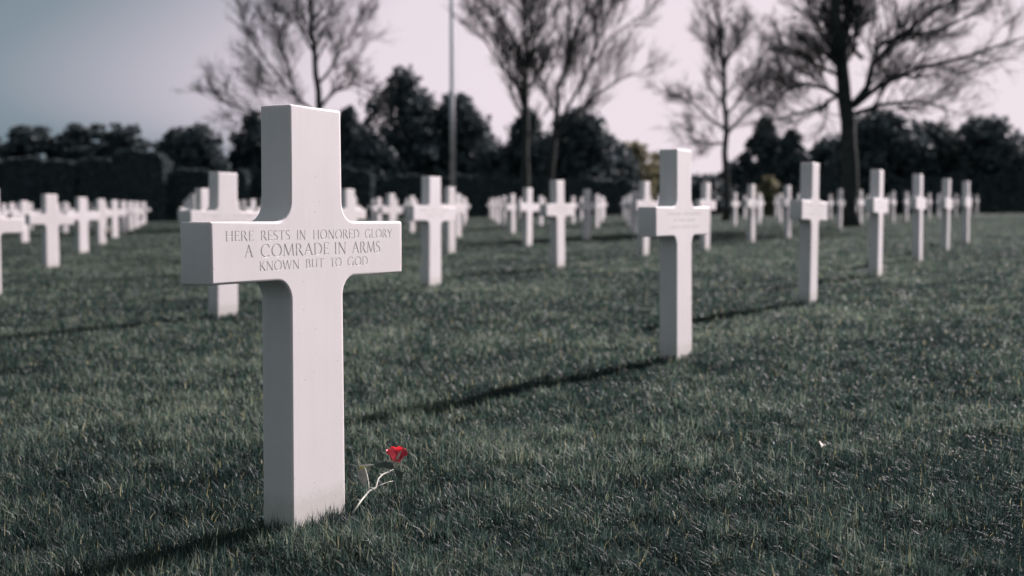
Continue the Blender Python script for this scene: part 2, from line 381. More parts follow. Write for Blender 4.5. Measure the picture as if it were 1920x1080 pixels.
def carve(bm_cross, bm_cut, split=True):
    """cross mesh with the grooves cut out; returns (body mesh, groove mesh)"""
    a = bpy.data.meshes.new('headstone_cross'); bm_cross.to_mesh(a); a.materials.append(M_MARBLE)
    b = bpy.data.meshes.new('cutter')
    for f in bm_cut.faces: f.material_index = 0
    bm_cut.to_mesh(b); b.materials.append(M_GROOVE)
    oa = bpy.data.objects.new('tmp_a', a); ob = bpy.data.objects.new('tmp_b', b)
    COL.objects.link(oa); COL.objects.link(ob)
    md = oa.modifiers.new('cut', 'BOOLEAN'); md.operation = 'DIFFERENCE'; md.object = ob; md.solver = 'EXACT'; md.use_self = True
    md.material_mode = 'TRANSFER'
    bpy.context.view_layer.update()
    dg = bpy.context.evaluated_depsgraph_get()
    res = bpy.data.meshes.new_from_object(oa.evaluated_get(dg))
    bpy.data.objects.remove(oa); bpy.data.objects.remove(ob)
    gi = [i for i, m in enumerate(res.materials) if m and m.name.startswith('weathered')]
    gi = gi[0] if gi else 99
    if not split: res.name = 'headstone_cross'; return finish_cross_mesh(res), None
    b1 = bmesh.new(); b1.from_mesh(res); b2 = b1.copy()
    bmesh.ops.delete(b1, geom=[f for f in b1.faces if f.material_index == gi], context='FACES')
    bmesh.ops.delete(b2, geom=[f for f in b2.faces if f.material_index != gi], context='FACES')
    for f in b2.faces: f.material_index = 0
    m1 = bpy.data.meshes.new('headstone_cross'); b1.to_mesh(m1); m1.materials.append(M_MARBLE); finish_cross_mesh(m1)
    lines = []
    for z0, z1 in ((.678, .72), (.640, .678), (.60, .640)):
        b3 = b2.copy()
        bmesh.ops.delete(b3, geom=[f for f in b3.faces if not z0 <= f.calc_center_median().z < z1], context='FACES')
        m2 = bpy.data.meshes.new('inscription_line'); b3.to_mesh(m2); m2.materials.append(M_GROOVE); lines.append(m2)
    return m1, lines

TEXT = [([('HERE', -.3325, -.2372), ('RESTS', -.2135, -.1062), ('IN', -.0826, -.0465), ('HONORED', -.0183, .1767), ('GLORY', .2014, .3283)], .6825, .7049),
        ([('A', -.2693, -.2411), ('COMRADE', -.2142, .0464), ('IN', .0678, .1184), ('ARMS', .1439, .2728)], .6445, .6735),
        ([('KNOWN', -.2193, -.0725), ('BUT', -.0476, .0249), ('TO', .0498, .0983), ('GOD', .1235, .2147)], .6134, .6352)]
front_body, front_text = carve(cross_bm(), cutter_text(TEXT))
worn = [carve(cross_bm(), cutter_marks(s), False) for s in (3, 11, 29)]
plain = bpy.data.meshes.new('headstone_cross'); _b = cross_bm(0.007, 2, 6); _b.to_mesh(plain); plain.materials.append(M_MARBLE); finish_cross_mesh(plain)

exact = {(0, 0): (-0.472, 2.915), (1, 0): (0.838, 5.799), (0, 1): (-2.028, 8.546), (1, 1): (-0.718, 11.220), (2, 1): (0.572, 13.908),
         (2, 0): (2.196, 8.718), (3, 0): (3.554, 11.576), (4, 0): (4.855, 14.242), (3, 1): (1.885, 16.849), (4, 1): (3.026, 18.587),
         (5, 1): (4.306, 21.421), (6, 1): (5.410, 23.410), (2, 2): (-0.937, 18.801), (3, 2): (0.313, 21.313), (4, 2): (1.558, 24.295)}
exz = {(0, 0): -0.731, (1, 0): -0.666, (0, 1): -0.669, (1, 1): -0.605, (2, 1): -0.551, (2, 0): -0.594, (3, 0): -0.528, (4, 0): -0.470,
       (3, 1): -0.473, (4, 1): -0.437, (5, 1): -0.383, (6, 1): -0.347, (2, 2): -0.501, (3, 2): -0.449, (4, 2): -0.398}
QX = (-0.474819, 1.310873, -1.552727, -0.01522, -0.000747, 0.014029); QY = (2.922495, 2.797557, 5.580834, 0.009299, -0.009065, -0.047873)
def grid_pos(i, j):
    if (i, j) in exact: return exact[(i, j)]
    b = (1, i, j, i * j, i * i, j * j)
    return sum(p * q for p, q in zip(QX, b)), sum(p * q for p, q in zip(QY, b))
ORD = ['first', 'second', 'third', 'fourth', 'fifth', 'sixth', 'seventh', 'eighth', 'ninth', 'tenth', 'eleventh', 'twelfth',
       'thirteenth', 'fourteenth', 'fifteenth', 'sixteenth', 'seventeenth', 'eighteenth', 'nineteenth', 'twentieth']
ROWN = ['front row running back to the right', 'second row, just behind the front cross', 'third row back, beside the flagpole foot',
        'fourth row back', 'fifth row back', 'sixth row back', 'seventh row back', 'eighth row back']
HAND = {(0, 0): 'large white marble cross in front engraved HERE RESTS IN HONORED GLORY',
        (1, 0): 'second largest white cross, right of centre, with worn lettering and long shadow',
        (2, 0): 'white cross next beyond the second largest cross, its grey side broad and front narrow',
        (3, 0): 'narrow white cross second beyond the second largest cross, in the same row',
        (4, 0): 'very narrow dim white cross near the right edge of the photo, under dark evergreens',
        (0, 1): 'white cross standing half hidden behind the left arm of the front cross',
        (1, 1): 'white cross just right of the front cross arm, left of the flagpole',
        (2, 1): 'white cross standing alone mid lawn, halfway between flagpole and second largest cross',
        (3, 1): 'white cross peeking out behind the left arm of the second largest cross',
        (4, 1): 'white cross peeking out behind the right arm of the second largest cross',
        (5, 1): 'small white cross standing clear in front of the thin bare tree trunk',
        (2, 2): 'white cross directly below the flagpole, heading a receding column of crosses',
        (3, 2): 'small white cross left of the mid lawn cross, with a dark shadow at its foot',
        (4, 2): 'small white cross close right of the mid lawn cross',
        (1, 2): 'white cross seen over the right arm of the front cross, lower part hidden'}
crosses = []
GRP = 'white marble cross headstones in rows'
for j in range(0, 14):
    cand = []
    for i in range(-14, 40):
        X, Y = grid_pos(i, j)
        if Y < 2 or Y > (62 if X > -6 else 60): continue
        px = 960 + X / Y * FPX
        if px < -60 or px > 1985 or (j == 0 and i > 6): continue
        cand.append((i, X, Y, px))
    cand.sort()
    for n, (i, X, Y, px) in enumerate(cand):
        z = gzf(X, Y)
        if (i, j) in exz: z = exz[(i, j)] + CAMZ
        if (i, j) == (0, 0): body, txt = front_body, front_text
        elif Y < 19.5 and j < 2: body, txt = worn[(i * 2 + j) % 3]
        else: body, txt = plain, None
        o = bpy.data.objects.new('headstone_cross', body); COL.objects.link(o)
        o.location = (X, Y, z)
        rz = YAW; tx = ty = 0
        if (i, j) != (0, 0):
            rz += R(random.uniform(-0.6, 0.6)); tx, ty = R(random.uniform(-0.7, 0.7)), R(random.uniform(-0.7, 0.7))
        o.rotation_euler = (tx, ty, rz)
        if (i, j) in HAND: lab = HAND[(i, j)]
        elif Y < 36 and j < len(ROWN) and n < len(ORD): lab = 'white marble cross, %s from the left in the %s' % (ORD[n], ROWN[j])
        elif px < 300: lab = 'tiny white cross far down the column at the left edge of the lawn'
        elif px < 850: lab = 'tiny white cross in far crowded rows, between front cross and flagpole'
        elif px < 1260: lab = 'tiny white cross in far crowded rows, between flagpole and second largest cross'
        else: lab = 'tiny white cross in far crowded rows, right of the second largest cross'
        tag(o, lab, 'cross', GRP)
        if txt is not None:
            for tm in txt:
                c = bpy.data.objects.new('inscription_line', tm); COL.objects.link(c); c.parent = o
        crosses.append((X, Y))
print('crosses', len(crosses))

# ------------------------------------------------------------------ lawn grass (one mesh of blades)
def vnoise(x, y, sc, seed):
    r = np.random.default_rng(seed); g = r.random((256, 256))
    x = x * sc + 1000; y = y * sc + 1000
    xi = np.floor(x).astype(int); yi = np.floor(y).astype(int); fx = x - xi; fy = y - yi
    fx = fx * fx * (3 - 2 * fx); fy = fy * fy * (3 - 2 * fy)
    a = g[xi % 256, yi % 256]; b = g[(xi + 1) % 256, yi % 256]; c = g[xi % 256, (yi + 1) % 256]; d = g[(xi + 1) % 256, (yi + 1) % 256]
    return (a * (1 - fx) + b * fx) * (1 - fy) + (c * (1 - fx) + d * fx) * fy
def build_grass(N=1300000):
    Y = 1.75 * (66 / 1.75) ** (rng.random(N) ** 1.12)
    core = rng.random(N) < 0.82; hw = 0.47 * Y + 0.25; mg = 1.3 + 0.12 * Y
    X = np.where(core, (rng.random(N) * 2 - 1) * hw, np.where(rng.random(N) < .5, -1, 1) * (hw + rng.random(N) * mg))
    h = rng.uniform(0.020, 0.046, N)
    # tall uncut blades against the feet of the nearer crosses
    ex, ey, eh = [], [], []
    for (cx, cy), num, hh in ((grid_pos(0, 0), 300, 0.075), (grid_pos(1, 0), 160, 0.06), (grid_pos(0, 1), 120, 0.06), (grid_pos(2, 0), 100, 0.055), (grid_pos(1, 1), 100, 0.055), (grid_pos(2, 1), 80, 0.055)):
        a = rng.uniform(-W1 / 2 - .03, W1 / 2 + .03, num); d = np.where(rng.random(num) < 0.55, -np.abs(rng.normal(0.012, 0.012, num)) - .002, rng.uniform(0, TH, num))
        sd = (d > 0); a = np.where(sd, np.where(rng.random(num) < .6, -1, 1) * (W1 / 2 + np.abs(rng.normal(.012, .012, num))), a)
        ex.append(cx + a * math.cos(YAW) - d * math.sin(YAW)); ey.append(cy + a * math.sin(YAW) + d * math.cos(YAW)); eh.append(rng.uniform(0.03, hh, num))
    X = np.r_[X, np.concatenate(ex)]; Y = np.r_[Y, np.concatenate(ey)]
    m1 = 0.6 * vnoise(X, Y, 0.9, 1) + 0.4 * vnoise(X, Y, 2.7, 9); m2 = vnoise(X, Y, 5.5, 2); m3 = vnoise(X, Y, 22, 3)
    m4 = vnoise(X, Y, 11, 4); h = h * np.clip(0.05 + 0.35 * m1[:N] + 0.55 * m2[:N] + 0.75 * m3[:N] + 0.75 * m4[:N], .25, 2.2)
    h = np.r_[h[:N], np.concatenate(eh)]; n = len(X)
    far = np.maximum(Y / 3.0, 1)
    w = rng.uniform(0.0008, 0.0016, n) * np.where(np.arange(n) < N, far ** 0.85, far ** .4)
    h = h * np.where(np.arange(n) < N, far ** -0.28, 1)
    az = rng.uniform(0, 2 * np.pi, n) + 1.2 * vnoise(X, Y, 3.0, 5)
    lean = np.abs(rng.normal(0.65, 0.55, n)).clip(0, 1.5)
    lean[N:] = np.abs(rng.normal(0.2, 0.2, n - N))
    Z = gz(X, Y)
    d = np.stack([np.cos(az), np.sin(az)], -1); s = np.stack([-np.sin(az), np.cos(az)], -1)
    tw = rng.uniform(-1.2, 1.2, n)[:, None]; s = s * np.cos(tw) + d * np.sin(tw)
    base = np.stack([X, Y, Z - 0.004], -1)
    mid = base.copy(); mid[:, :2] += d * (h * 0.5 * np.sin(lean * 0.6))[:, None]; mid[:, 2] += h * 0.55 * np.cos(lean * 0.6) + .004
    tip = mid.copy(); tip[:, :2] += d * (h * 0.55 * np.sin(lean * 1.5))[:, None]; tip[:, 2] += h * 0.5 * np.cos(lean * 1.5)
    s3 = np.concatenate([s * w[:, None], np.zeros((n, 1))], 1)
    co = np.stack([base - s3, base + s3, mid + s3 * 0.8, mid - s3 * 0.8, tip], 1).reshape(-1, 3)
    i0 = (np.arange(n) * 5)[:, None]
    f = np.concatenate([i0 + np.array([0, 1, 2, 3]), i0 + np.array([3, 2, 4])], 1).ravel()
    me = np_mesh('grass', co, f, np.tile([4, 3], n))
    tint = np.clip(rng.random(n) ** 1.7 * 0.85 + 0.75 * (m1 - .5) + 0.45 * (m2 - .5) + 0.35 * (m4 - .5) + .10, 0, 0.93)
    dry = rng.random(n) < 0.022; tint[dry] = rng.uniform(0.94, 1.0, dry.sum())
    at = me.attributes.new('tint', 'FLOAT', 'POINT'); at.data.foreach_set('value', np.repeat(tint, 5).astype(np.float32))
    o = link('lawn_grass', me, M_BLADE)
    tag(o, 'short mown dark green lawn grass with a few dry blades', 'grass', None, 'stuff')
build_grass()

# ------------------------------------------------------------------ rose and small things on the grass
def build_rose():
    root = empty('rose', pix(661, 963, 2.943)); inv = Matrix.Translation(-root.location)
    def P(x, y, Y): return inv @ pix(x, y, Y)
    st = MB()
    st.tube([P(661, 963, 2.943), P(676, 940, 3.02), P(692, 921, 3.08), P(705, 914, 3.10), P(709, 898, 3.13), P(717, 890, 3.16), P(730, 884, 3.19), P(738, 879, 3.21)],
            [.0028, .0027, .0026, .0025, .0022, .0021, .0020, .0020], 8)
    st.tube([P(692, 921, 3.08), P(691, 905, 3.11), P(688, 890, 3.13), P(684, 877, 3.15)], [.0019, .0017, .0015, .0013], 6)
    st.tube([P(705, 914, 3.10), P(717, 908, 3.12), P(728, 904, 3.14), P(737, 902, 3.15)], [.0019, .0015, .0012, .0008], 6)
    for x, y, Y in ((676, 940, 3.02), (700, 917, 3.09), (716, 891, 3.155)):
        a = P(x, y, Y); st.tube([a, a + Vector((-.008, -.002, .007))], [.0018, .0003], 5)
    st.build('stem', M_STEM, root)
    # bloom: whorls of cupped petals round an axis that points up to the left and back
    c = P(743, 862, 3.235); ax = Vector((0.10, 0.35, 0.93)).normalized()
    q = ax.to_track_quat('Z', 'Y').to_matrix()
    rd = random.Random(5); b = MB()
    for ring, (cnt, r0, hh, op) in enumerate(((3, .0060, .040, .0), (4, .0120, .042, .05), (5, .0175, .041, .2), (5, .0225, .036, .5))):
        for k in range(cnt):
            a0 = 2 * math.pi * (k + .37 * ring) / cnt + rd.uniform(-.15, .15); wd = 2.6 * math.pi / cnt * .5
            rows = []
            for iu in range(6):
                u = iu / 5; row = []
                for iv in range(7):
                    v = iv / 6 * 2 - 1
                    edge = 1 - 0.35 * (abs(v) ** 2.2) * u
                    rr = r0 * (0.35 + 0.75 * math.sin(u * 1.5)) + op * .010 * max(0, u - .6) / .4 + .0015 * math.sin(v * 5 + k)
                    ang = a0 + v * wd * (0.45 + 0.6 * math.sin(min(u * 1.4, 1.4)))
                    z = hh * (u * edge) - (.006 * op * max(0, u - .7) / .3) - .006
                    row.append(c + q @ Vector((rr * math.cos(ang), rr * math.sin(ang), z)))
                rows.append(row)
            b.grid(rows)
    b.build('bloom', M_PETAL, root)
    sp = MB()
    tipb = c - ax * 0.008
    sp.tube([P(738, 879, 3.21), tipb, c + ax * .001], [.003, .0058, .007], 8)
    for k, (ex, ey, eY) in enumerate(((766, 878, 3.22), (731, 871, 3.20), (752, 845, 3.2), (724, 866, 3.22))):
        e = P(ex, ey, eY); m = (tipb + e) / 2 + Vector((0, 0, .003)); sd = (e - tipb).cross(Vector((0, 1, .3))).normalized() * .0032
        sp.grid([[tipb - sd * .8, tipb + sd * .8], [m - sd, m + sd], [e - sd * .2, e + sd * .2]])
    sp.build('sepal', M_PALE, root)
    def leaf(pts, w, m):
        l = MB(); rows = []
        n = len(pts)
        for i, p in enumerate(pts):
            d = (pts[min(i + 1, n - 1)] - pts[max(i - 1, 0)]).normalized(); s = d.cross(Vector((0.1, -.6, .8))).normalized()
            ww = w * math.sin(math.pi * (0.08 + 0.88 * i / (n - 1))); up = s.cross(d) * (ww * .35)
            rows.append([p - s * ww + up, p, p + s * ww + up])
        l.grid(rows); l.build('leaf', m, root)
    leaf([P(673, 873, 3.16), P(680, 874, 3.155), P(688, 873, 3.15), P(695, 872, 3.15), P(702, 871, 3.15)], .0045, M_STEM)
    leaf([P(684, 879, 3.15), P(681, 886, 3.14), P(680, 897, 3.13), P(683, 912, 3.12)], .015, M_LEAFGREY)
    leaf([P(737, 880, 3.2), P(728, 876, 3.22), P(716, 874, 3.24), P(702, 872, 3.25)], .017, M_EVERL)  # dark leaf added here in place of the shadow left of the bloom
    leaf([P(740, 882, 3.2), P(748, 890, 3.19), P(753, 902, 3.18)], .013, M_EVERL)
    tag(root, 'single red rose with pale bare stem lying in the grass beside the front cross', 'rose')
M_EVERL = simple('dark_leaf_and_shade', (0.03, 0.045, 0.035), 0.5, 0.3, 40)
build_rose()

def scrap(name, px, py, Y, size, m, label, cat, rz, group=None):
    p = pix(px, py, Y); p.z = gzf(p.x, p.y) + 0.03
    b = MB(); rows = []
    for i in range(6):
        u = i / 5; row = []
        for k in range(5):
            v = k / 4 * 2 - 1; w = size * .42 * math.sin(math.pi * (0.06 + .9 * u))
            row.append(Vector((size * (u - .5), v * w, size * (.22 * v * v + .18 * math.sin(3 * u)))))
        rows.append(row)
    b.grid(rows); o = b.build(name, m)
    o.location = p; o.rotation_euler = (R(25), R(-12), rz)
    tag(o, label, cat, group)
scrap('fallen_petal', 1540, 826, 3.65, .028, M_PALE, 'pale fallen petal upright in the grass below the second largest cross', 'petal', 1.3)
scrap('fallen_petal', 988, 1071, 2.40, .028, M_PALE, 'pale fallen petal in the grass at the bottom edge, left of two', 'petal', .4)
scrap('fallen_petal', 1130, 1074, 2.39, .024, M_PALE, 'smaller pale fallen petal in the grass at the bottom edge, right of two', 'petal', 2.6)
scrap('fallen_leaf', 680, 851, 3.45, .021, M_STRAW, 'small yellow leaf in the grass behind the rose leaves', 'leaf', .2)

def bouquet(x, y, label, rot, seed):
    rd = random.Random(seed); root = empty('bouquet', (x, y, gzf(x, y) + .02), rot)
    s = MB(); f = MB(); w = MB()
    for k in range(14):
        a = rd.uniform(0, 6.28); r = rd.uniform(.0, .09); t = Vector((r * math.cos(a), r * math.sin(a) * .7, rd.uniform(.22, .34)))
        s.tube([Vector((0, 0, 0)), t * .5 + Vector((0, 0, .03)), t], [.004, .003, .003], 4)
        for g in range(5):
            b = rd.uniform(0, 6.28); n = Vector((math.cos(b), math.sin(b), .5)).normalized(); u = n.orthogonal().normalized() * .022
            f.grid([[t - u * .5, t + u * .5], [t + n * .028 - u, t + n * .028 + u], [t + n * .044 - u * .4, t + n * .044 + u * .4]])
    n = 10
    w.grid([[Vector((rr * math.cos(6.283 * k / n), rr * math.sin(6.283 * k / n) * .8, h + (.02 if k % 2 and h > .1 else 0))) for k in range(n + 1)] for rr, h in ((.02, .0), (.035, .09), (.075, .2))])
    s.build('stems', M_EVERL, root); f.build('blossoms', M_PALE, root); w.build('wrapping', M_LEAFGREY, root)
    tag(root, label, 'bouquet', 'bouquets left at crosses')
def foot(i, j, side=0.17, fwd=0.14):
    X, Y = grid_pos(i, j); return X + math.cos(YAW) * side + math.sin(YAW) * fwd, Y + math.sin(YAW) * side - math.cos(YAW) * fwd
bouquet(*foot(-1, 5, .02), 'pale bouquet at the foot of a white cross in the left edge column', .4, 1)
bouquet(*foot(3, 4, .1), 'pale wrapped bouquet among crosses in the column below the flagpole', 1.1, 2)
bouquet(*foot(5, 3, .0), 'small pale bouquet behind the left arm of the mid lawn cross', 2.0, 3)

# ------------------------------------------------------------------ flagpole
def build_flagpole():
    Y = 62.0; x = (848.5 - 960) / FPX * Y; z = gzf(x, Y); root = empty('flagpole', (x, Y, z))
    p = MB(); p.tube([(0, 0, 0.3), (0, 0, 6), (0, 0, 12), (0, 0, 18), (0, 0, 22)], [.12, .117, .105, .09, .065], 16); p.build('pole', M_POLE, root)
    b = MB(); b.tube([(0, 0, -.1), (0, 0, .22), (0, 0, .23), (0, 0, .3), (0, 0, .34)], [.5, .5, .32, .26, .15], 20); b.build('base', M_POLE, root, False)
    t = MB()
    t.tube([(0, 0, 22 + .16 * (1 - math.cos(a))) for a in [math.pi * k / 8 for k in range(9)]], [max(.01, .16 * math.sin(math.pi * k / 8)) for k in range(9)], 12); t.build('finial', M_POLE, root)
    h = MB(); h.tube([(.17, -.05, 1.2), (.16, -.04, 12), (.10, -.03, 21.8)], [.008] * 3, 5); h.build('halyard', M_POLE, root)
    tag(root, 'tall pale flagpole rising out of the picture in front of dark evergreens', 'flagpole')
build_flagpole()

# ------------------------------------------------------------------ evergreens and hedges
def leaf_cloud(name, centers, radii, n, size, m, parent=None, flat=1.0, seed=0, up=0.0):
    """leaf-sized faces through the volume of boughs; centers (k,3), radii (k,3)"""
    r = np.random.default_rng(seed); centers = np.asarray(centers, float); radii = np.asarray(radii, float)
    wgt = radii.prod(1) ** (2 / 3); k = r.choice(len(centers), n, p=wgt / wgt.sum())
    d = r.normal(size=(n, 3)); d /= np.linalg.norm(d, axis=1)[:, None]
    rr = r.random(n) ** 0.45
    c = centers[k] + d * radii[k] * (rr * (1 + 0.12 * r.normal(size=n)))[:, None]
    nrm = d + 0.9 * r.normal(size=(n, 3)); nrm[:, 2] += up; nrm /= np.linalg.norm(nrm, axis=1)[:, None]
    a = np.cross(nrm, r.normal(size=(n, 3))); a /= np.linalg.norm(a, axis=1)[:, None]; b = np.cross(nrm, a)
    s = size * r.uniform(0.5, 1.3, n)[:, None]; e = r.uniform(0.35, 0.9, n)[:, None]
    j = lambda: r.uniform(.6, 1.25, (n, 1))
    co = np.stack([c - a * s * j(), c - b * s * e * j(), c + a * s * j() + nrm * s * .25, c + b * s * e * j()], 1).reshape(-1, 3)
    i0 = (np.arange(n) * 4)[:, None]; f = (i0 + np.arange(4)).ravel()
    me = np_mesh(name, co, f, [4] * n)
    bt = r.random(len(centers)); tint = np.clip(0.35 * bt[k] + 0.65 * r.random(n), 0, 1)
    at = me.attributes.new('tint', 'FLOAT', 'POINT'); at.data.foreach_set('value', np.repeat(tint, 4).astype(np.float32))
    return link(name, me, m, parent)

def evergreen(px, top, halfw, Y, kind, label, seed, n=5200, m=None, base_w=1.0, cat='tree', name='evergreen_tree'):
    rd = random.Random(seed); x = (px - 960) / FPX * Y; z0 = gzf(x, Y)
    H = (pix(px, top, Y).z - z0) * 0.985; Rm = halfw / FPX * Y * 1.12
    root = empty(name, (x, Y, z0))
    t = MB(); t.tube([(0, 0, -.1), (rd.uniform(-.1, .1), 0, H * .4), (rd.uniform(-.15, .15), 0, H * .88)], [.035 * H * .6, .02 * H * .6, .01], 8); t.build('trunk', M_BARK, root)
    cs, rs = [], []
    nb = 70 if kind != 'layered' else 60
    for k in range(nb):
        u = (k + rd.random()) / nb; a = k * 2.399 + rd.uniform(-.4, .4)
        if kind == 'cone': env = Rm * (1 - u) ** 0.62 * (1.0 if u > .12 else .9) + .10 * Rm
        elif kind == 'round': env = Rm * math.sqrt(max(0.02, 1 - ((u - .35) / .67) ** 2)) if u > .35 else Rm * (0.85 + .15 * u / .35)
        elif kind == 'column': env = Rm * (1 - max(0, u - .6) ** 1.6 * 2.3)
        else: env = Rm * (1 - u) ** .28
        br = Rm * rd.uniform(.18, .40) * (0.55 + 0.55 * env / Rm)
        rad = max(0, env - br * .6) * rd.uniform(.55, 1.25) * (1 + .22 * math.sin(a * 2 + seed) * math.sin(u * 9 + seed))
        zz = H * (0.03 + 0.97 * u) - br * .45
        cs.append((rad * math.cos(a), rad * math.sin(a), max(zz, br * .3)))
        vz = {'layered': .30, 'cone': .8, 'round': .85, 'column': 1.0}[kind]
        rs.append((br * 1.15, br * 1.15, br * vz))
    for k in range(7):
        u = k / 7; e = {'cone': (1 - u) ** .8, 'layered': (1 - u) ** .6}.get(kind, 0.9 - .4 * u * u); r0 = Rm * .45 * e
        cs.append((0, 0, H * (.06 + u * .82))); rs.append((r0, r0, H * .10))
    leaf_cloud('crown', cs, rs, n, max(.075, 0.020 * Y / 7 * 1.05), m or M_EVER, root, seed=seed, up=.2)
    tag(root, label, cat, 'evergreens behind the cemetery')
    return root

EV = [  # px, top, half width, Y, kind, label
    (165, 224, 75, 74, 'layered', 'dark evergreen with wispy layered top at the left edge of the photo'),
    (240, 228, 62, 71, 'layered', 'dark spreading evergreen second from the left edge, above the clipped hedge'),
    (335, 240, 45, 76, 'round', 'small dark evergreen with the lower rounded hump, left of the round topped one'),
    (375, 233, 52, 75, 'round', 'dark round topped evergreen left of the front cross'),
    (478, 208, 55, 78, 'cone', 'dark evergreen rising behind the left side of the front cross top'),
    (560, 240, 75, 80, 'round', 'broad dark evergreen hidden behind the top of the front cross'),
    (655, 197, 48, 79, 'cone', 'pointed dark evergreen just right of the front cross top'),
    (758, 126, 92, 78, 'cone', 'tallest dark conical evergreen left of the flagpole'),
    (700, 262, 60, 74, 'round', 'low dark evergreen between pointed one and the tallest conical one'),
    (858, 176, 72, 80, 'round', 'dark round evergreen right behind the flagpole'),
    (925, 282, 48, 77, 'round', 'low dark evergreen filling the gap right of the flagpole'),
    (990, 202, 52, 78, 'cone', 'dark conical evergreen behind the forked bare tree trunk'),
    (1085, 205, 80, 76, 'round', 'broad dark evergreen right of the forked bare tree'),
    (1150, 268, 48, 78, 'round', 'low dark evergreen at the right flank of the broad one'),
    (1310, 330, 60, 82, 'round', 'low dark bush behind the second largest cross'),
    (1432, 216, 46, 76, 'cone', 'dark conical evergreen right of the thin bare tree'),
    (1482, 240, 42, 74, 'cone', 'smaller dark cone shaped evergreen left of the big bare tree'),
    (1548, 262, 55, 77, 'round', 'dark evergreen directly left of the big bare tree trunk'),
    (1648, 205, 75, 70, 'round', 'large dark evergreen mass directly right of the big bare tree trunk'),
    (1735, 225, 75, 72, 'round', 'dark evergreen near the right edge, sloping crown'),
    (1840, 215, 80, 71, 'round', 'dark evergreen beyond the right edge of the photo'),
    (455, 290, 60, 86, 'round', 'low dark evergreen in the far back between round topped and front cross evergreens'),
    (610, 262, 80, 87, 'round', 'dark evergreen filling the far back behind the front cross'),
    (810, 255, 80, 88, 'round', 'dark evergreen filling the far back left of the flagpole'),
    (1035, 262, 60, 86, 'round', 'dark evergreen filling the far back between forked and slanting bare trees'),
    (1395, 300, 50, 88, 'round', 'low dark evergreen in the far back right of the thin bare tree'),
    (1590, 255, 75, 84, 'round', 'dark evergreen straight behind the thick trunk of the big bare tree'),
    (1700, 248, 80, 83, 'round', 'dark evergreen filling the far back near the right edge'),
    (210, 262, 80, 84, 'round', 'dark evergreen filling the far back near the left edge'),
    (60, 228, 75, 73, 'layered', 'dark layered evergreen beyond the left edge of the photo'),
    (1930, 250, 70, 74, 'cone', 'dark conical evergreen at the far right border'),
    (-30, 245, 70, 75, 'round', 'dark round evergreen at the far left border'),
]
for k, (px, top, hw, Y, kind, lab) in enumerate(EV):
    evergreen(px, top, hw, Y, kind, lab, 100 + k, n=10500 if hw > 60 else 7800)
for k, (px, top, hw, Y, lab) in enumerate(((1190, 262, 42, 80, 'pale yellowish shrub left of the second largest cross top'),
                                          (1232, 285, 34, 83, 'smaller pale shrub partly hidden by the second largest cross'),
                                          (1440, 330, 20, 66, 'low pale shrub catching sun right of the thin bare tree trunk'))):
    evergreen(px, top, hw, Y, 'round', lab, 300 + k, n=1500 if hw > 25 else 700, m=M_SHRUB, cat='shrub', name='pale_shrub')

def hedge(px0, px1, top, Y, depth, label, seed):
    x0 = (px0 - 960) / FPX * Y; x1 = (px1 - 960) / FPX * Y; xc = (x0 + x1) / 2; z0 = min(gzf(x0, Y), gzf(x1, Y)) - .1
    H = pix(0, top, Y).z - z0; L = abs(x1 - x0); root = empty('clipped_hedge', (xc, Y, z0))
    r = np.random.default_rng(seed); n = int(900 * (L * H * 2 + L * depth) / 6 ** .5)
    n = min(n, 16000)
    # inner mass of branches
    mb = MB()
    for k in range(int(L / .7) + 1):
        xx = -L / 2 + .3 + k * .7
        if xx > L / 2 - .2: break
        mb.tube([(xx, 0, 0), (xx + r.uniform(-.1, .1), r.uniform(-.2, .2), H * .6), (xx + r.uniform(-.2, .2), r.uniform(-.3, .3), H * .9)], [.09, .06, .02], 5)
    mb.build('stems', M_BARK, root)
    cs = np.stack([r.uniform(-L / 2 + .3, L / 2 - .3, 1), np.zeros(1), np.ones(1) * H / 2], -1)
    c = np.stack([r.uniform(-L / 2, L / 2, n), r.uniform(-depth / 2, depth / 2, n), r.uniform(0, H, n)], -1)
    # push two thirds of the leaves to the clipped faces
    w = r.random(n); face = w < .45
    c[face, 1] = -depth / 2 + np.abs(r.normal(0, .10, face.sum())); tp = (w > .45) & (w < .62); c[tp, 2] = H - np.abs(r.normal(0, .10, tp.sum()))
    en = (w > .62) & (w < .75); c[en, 0] = np.sign(r.random(en.sum()) - .5) * (L / 2 - np.abs(r.normal(0, .1, en.sum())))
    # rounded shoulders and an uneven clipped top
    sh = np.clip((np.abs(c[:, 0]) - (L / 2 - .5)) / .5, 0, 1) ** 2 * .45 + .10 * np.sin(c[:, 0] * 2.1 + seed) + .06 * np.sin(c[:, 0] * 5.3)
    c[:, 2] *= (H - np.maximum(sh, -.1)) / H
    nrm = r.normal(size=(n, 3)); nrm[face, 1] -= 1.4; nrm[tp, 2] += 1.4; nrm /= np.linalg.norm(nrm, axis=1)[:, None]
    a = np.cross(nrm, r.normal(size=(n, 3))); a /= np.linalg.norm(a, axis=1)[:, None]; b = np.cross(nrm, a); s = r.uniform(.07, .16, n)[:, None]
    co = np.stack([c - a * s, c - b * s * .6, c + a * s, c + b * s * .6], 1).reshape(-1, 3)
    me = np_mesh('foliage', co, ((np.arange(n) * 4)[:, None] + np.arange(4)).ravel(), [4] * n)
    at = me.attributes.new('tint', 'FLOAT', 'POINT'); at.data.foreach_set('value', np.repeat(r.random(n), 4).astype(np.float32))
    link('foliage', me, M_HEDGE, root)
    tag(root, label, 'hedge', 'dark clipped hedges along the back')
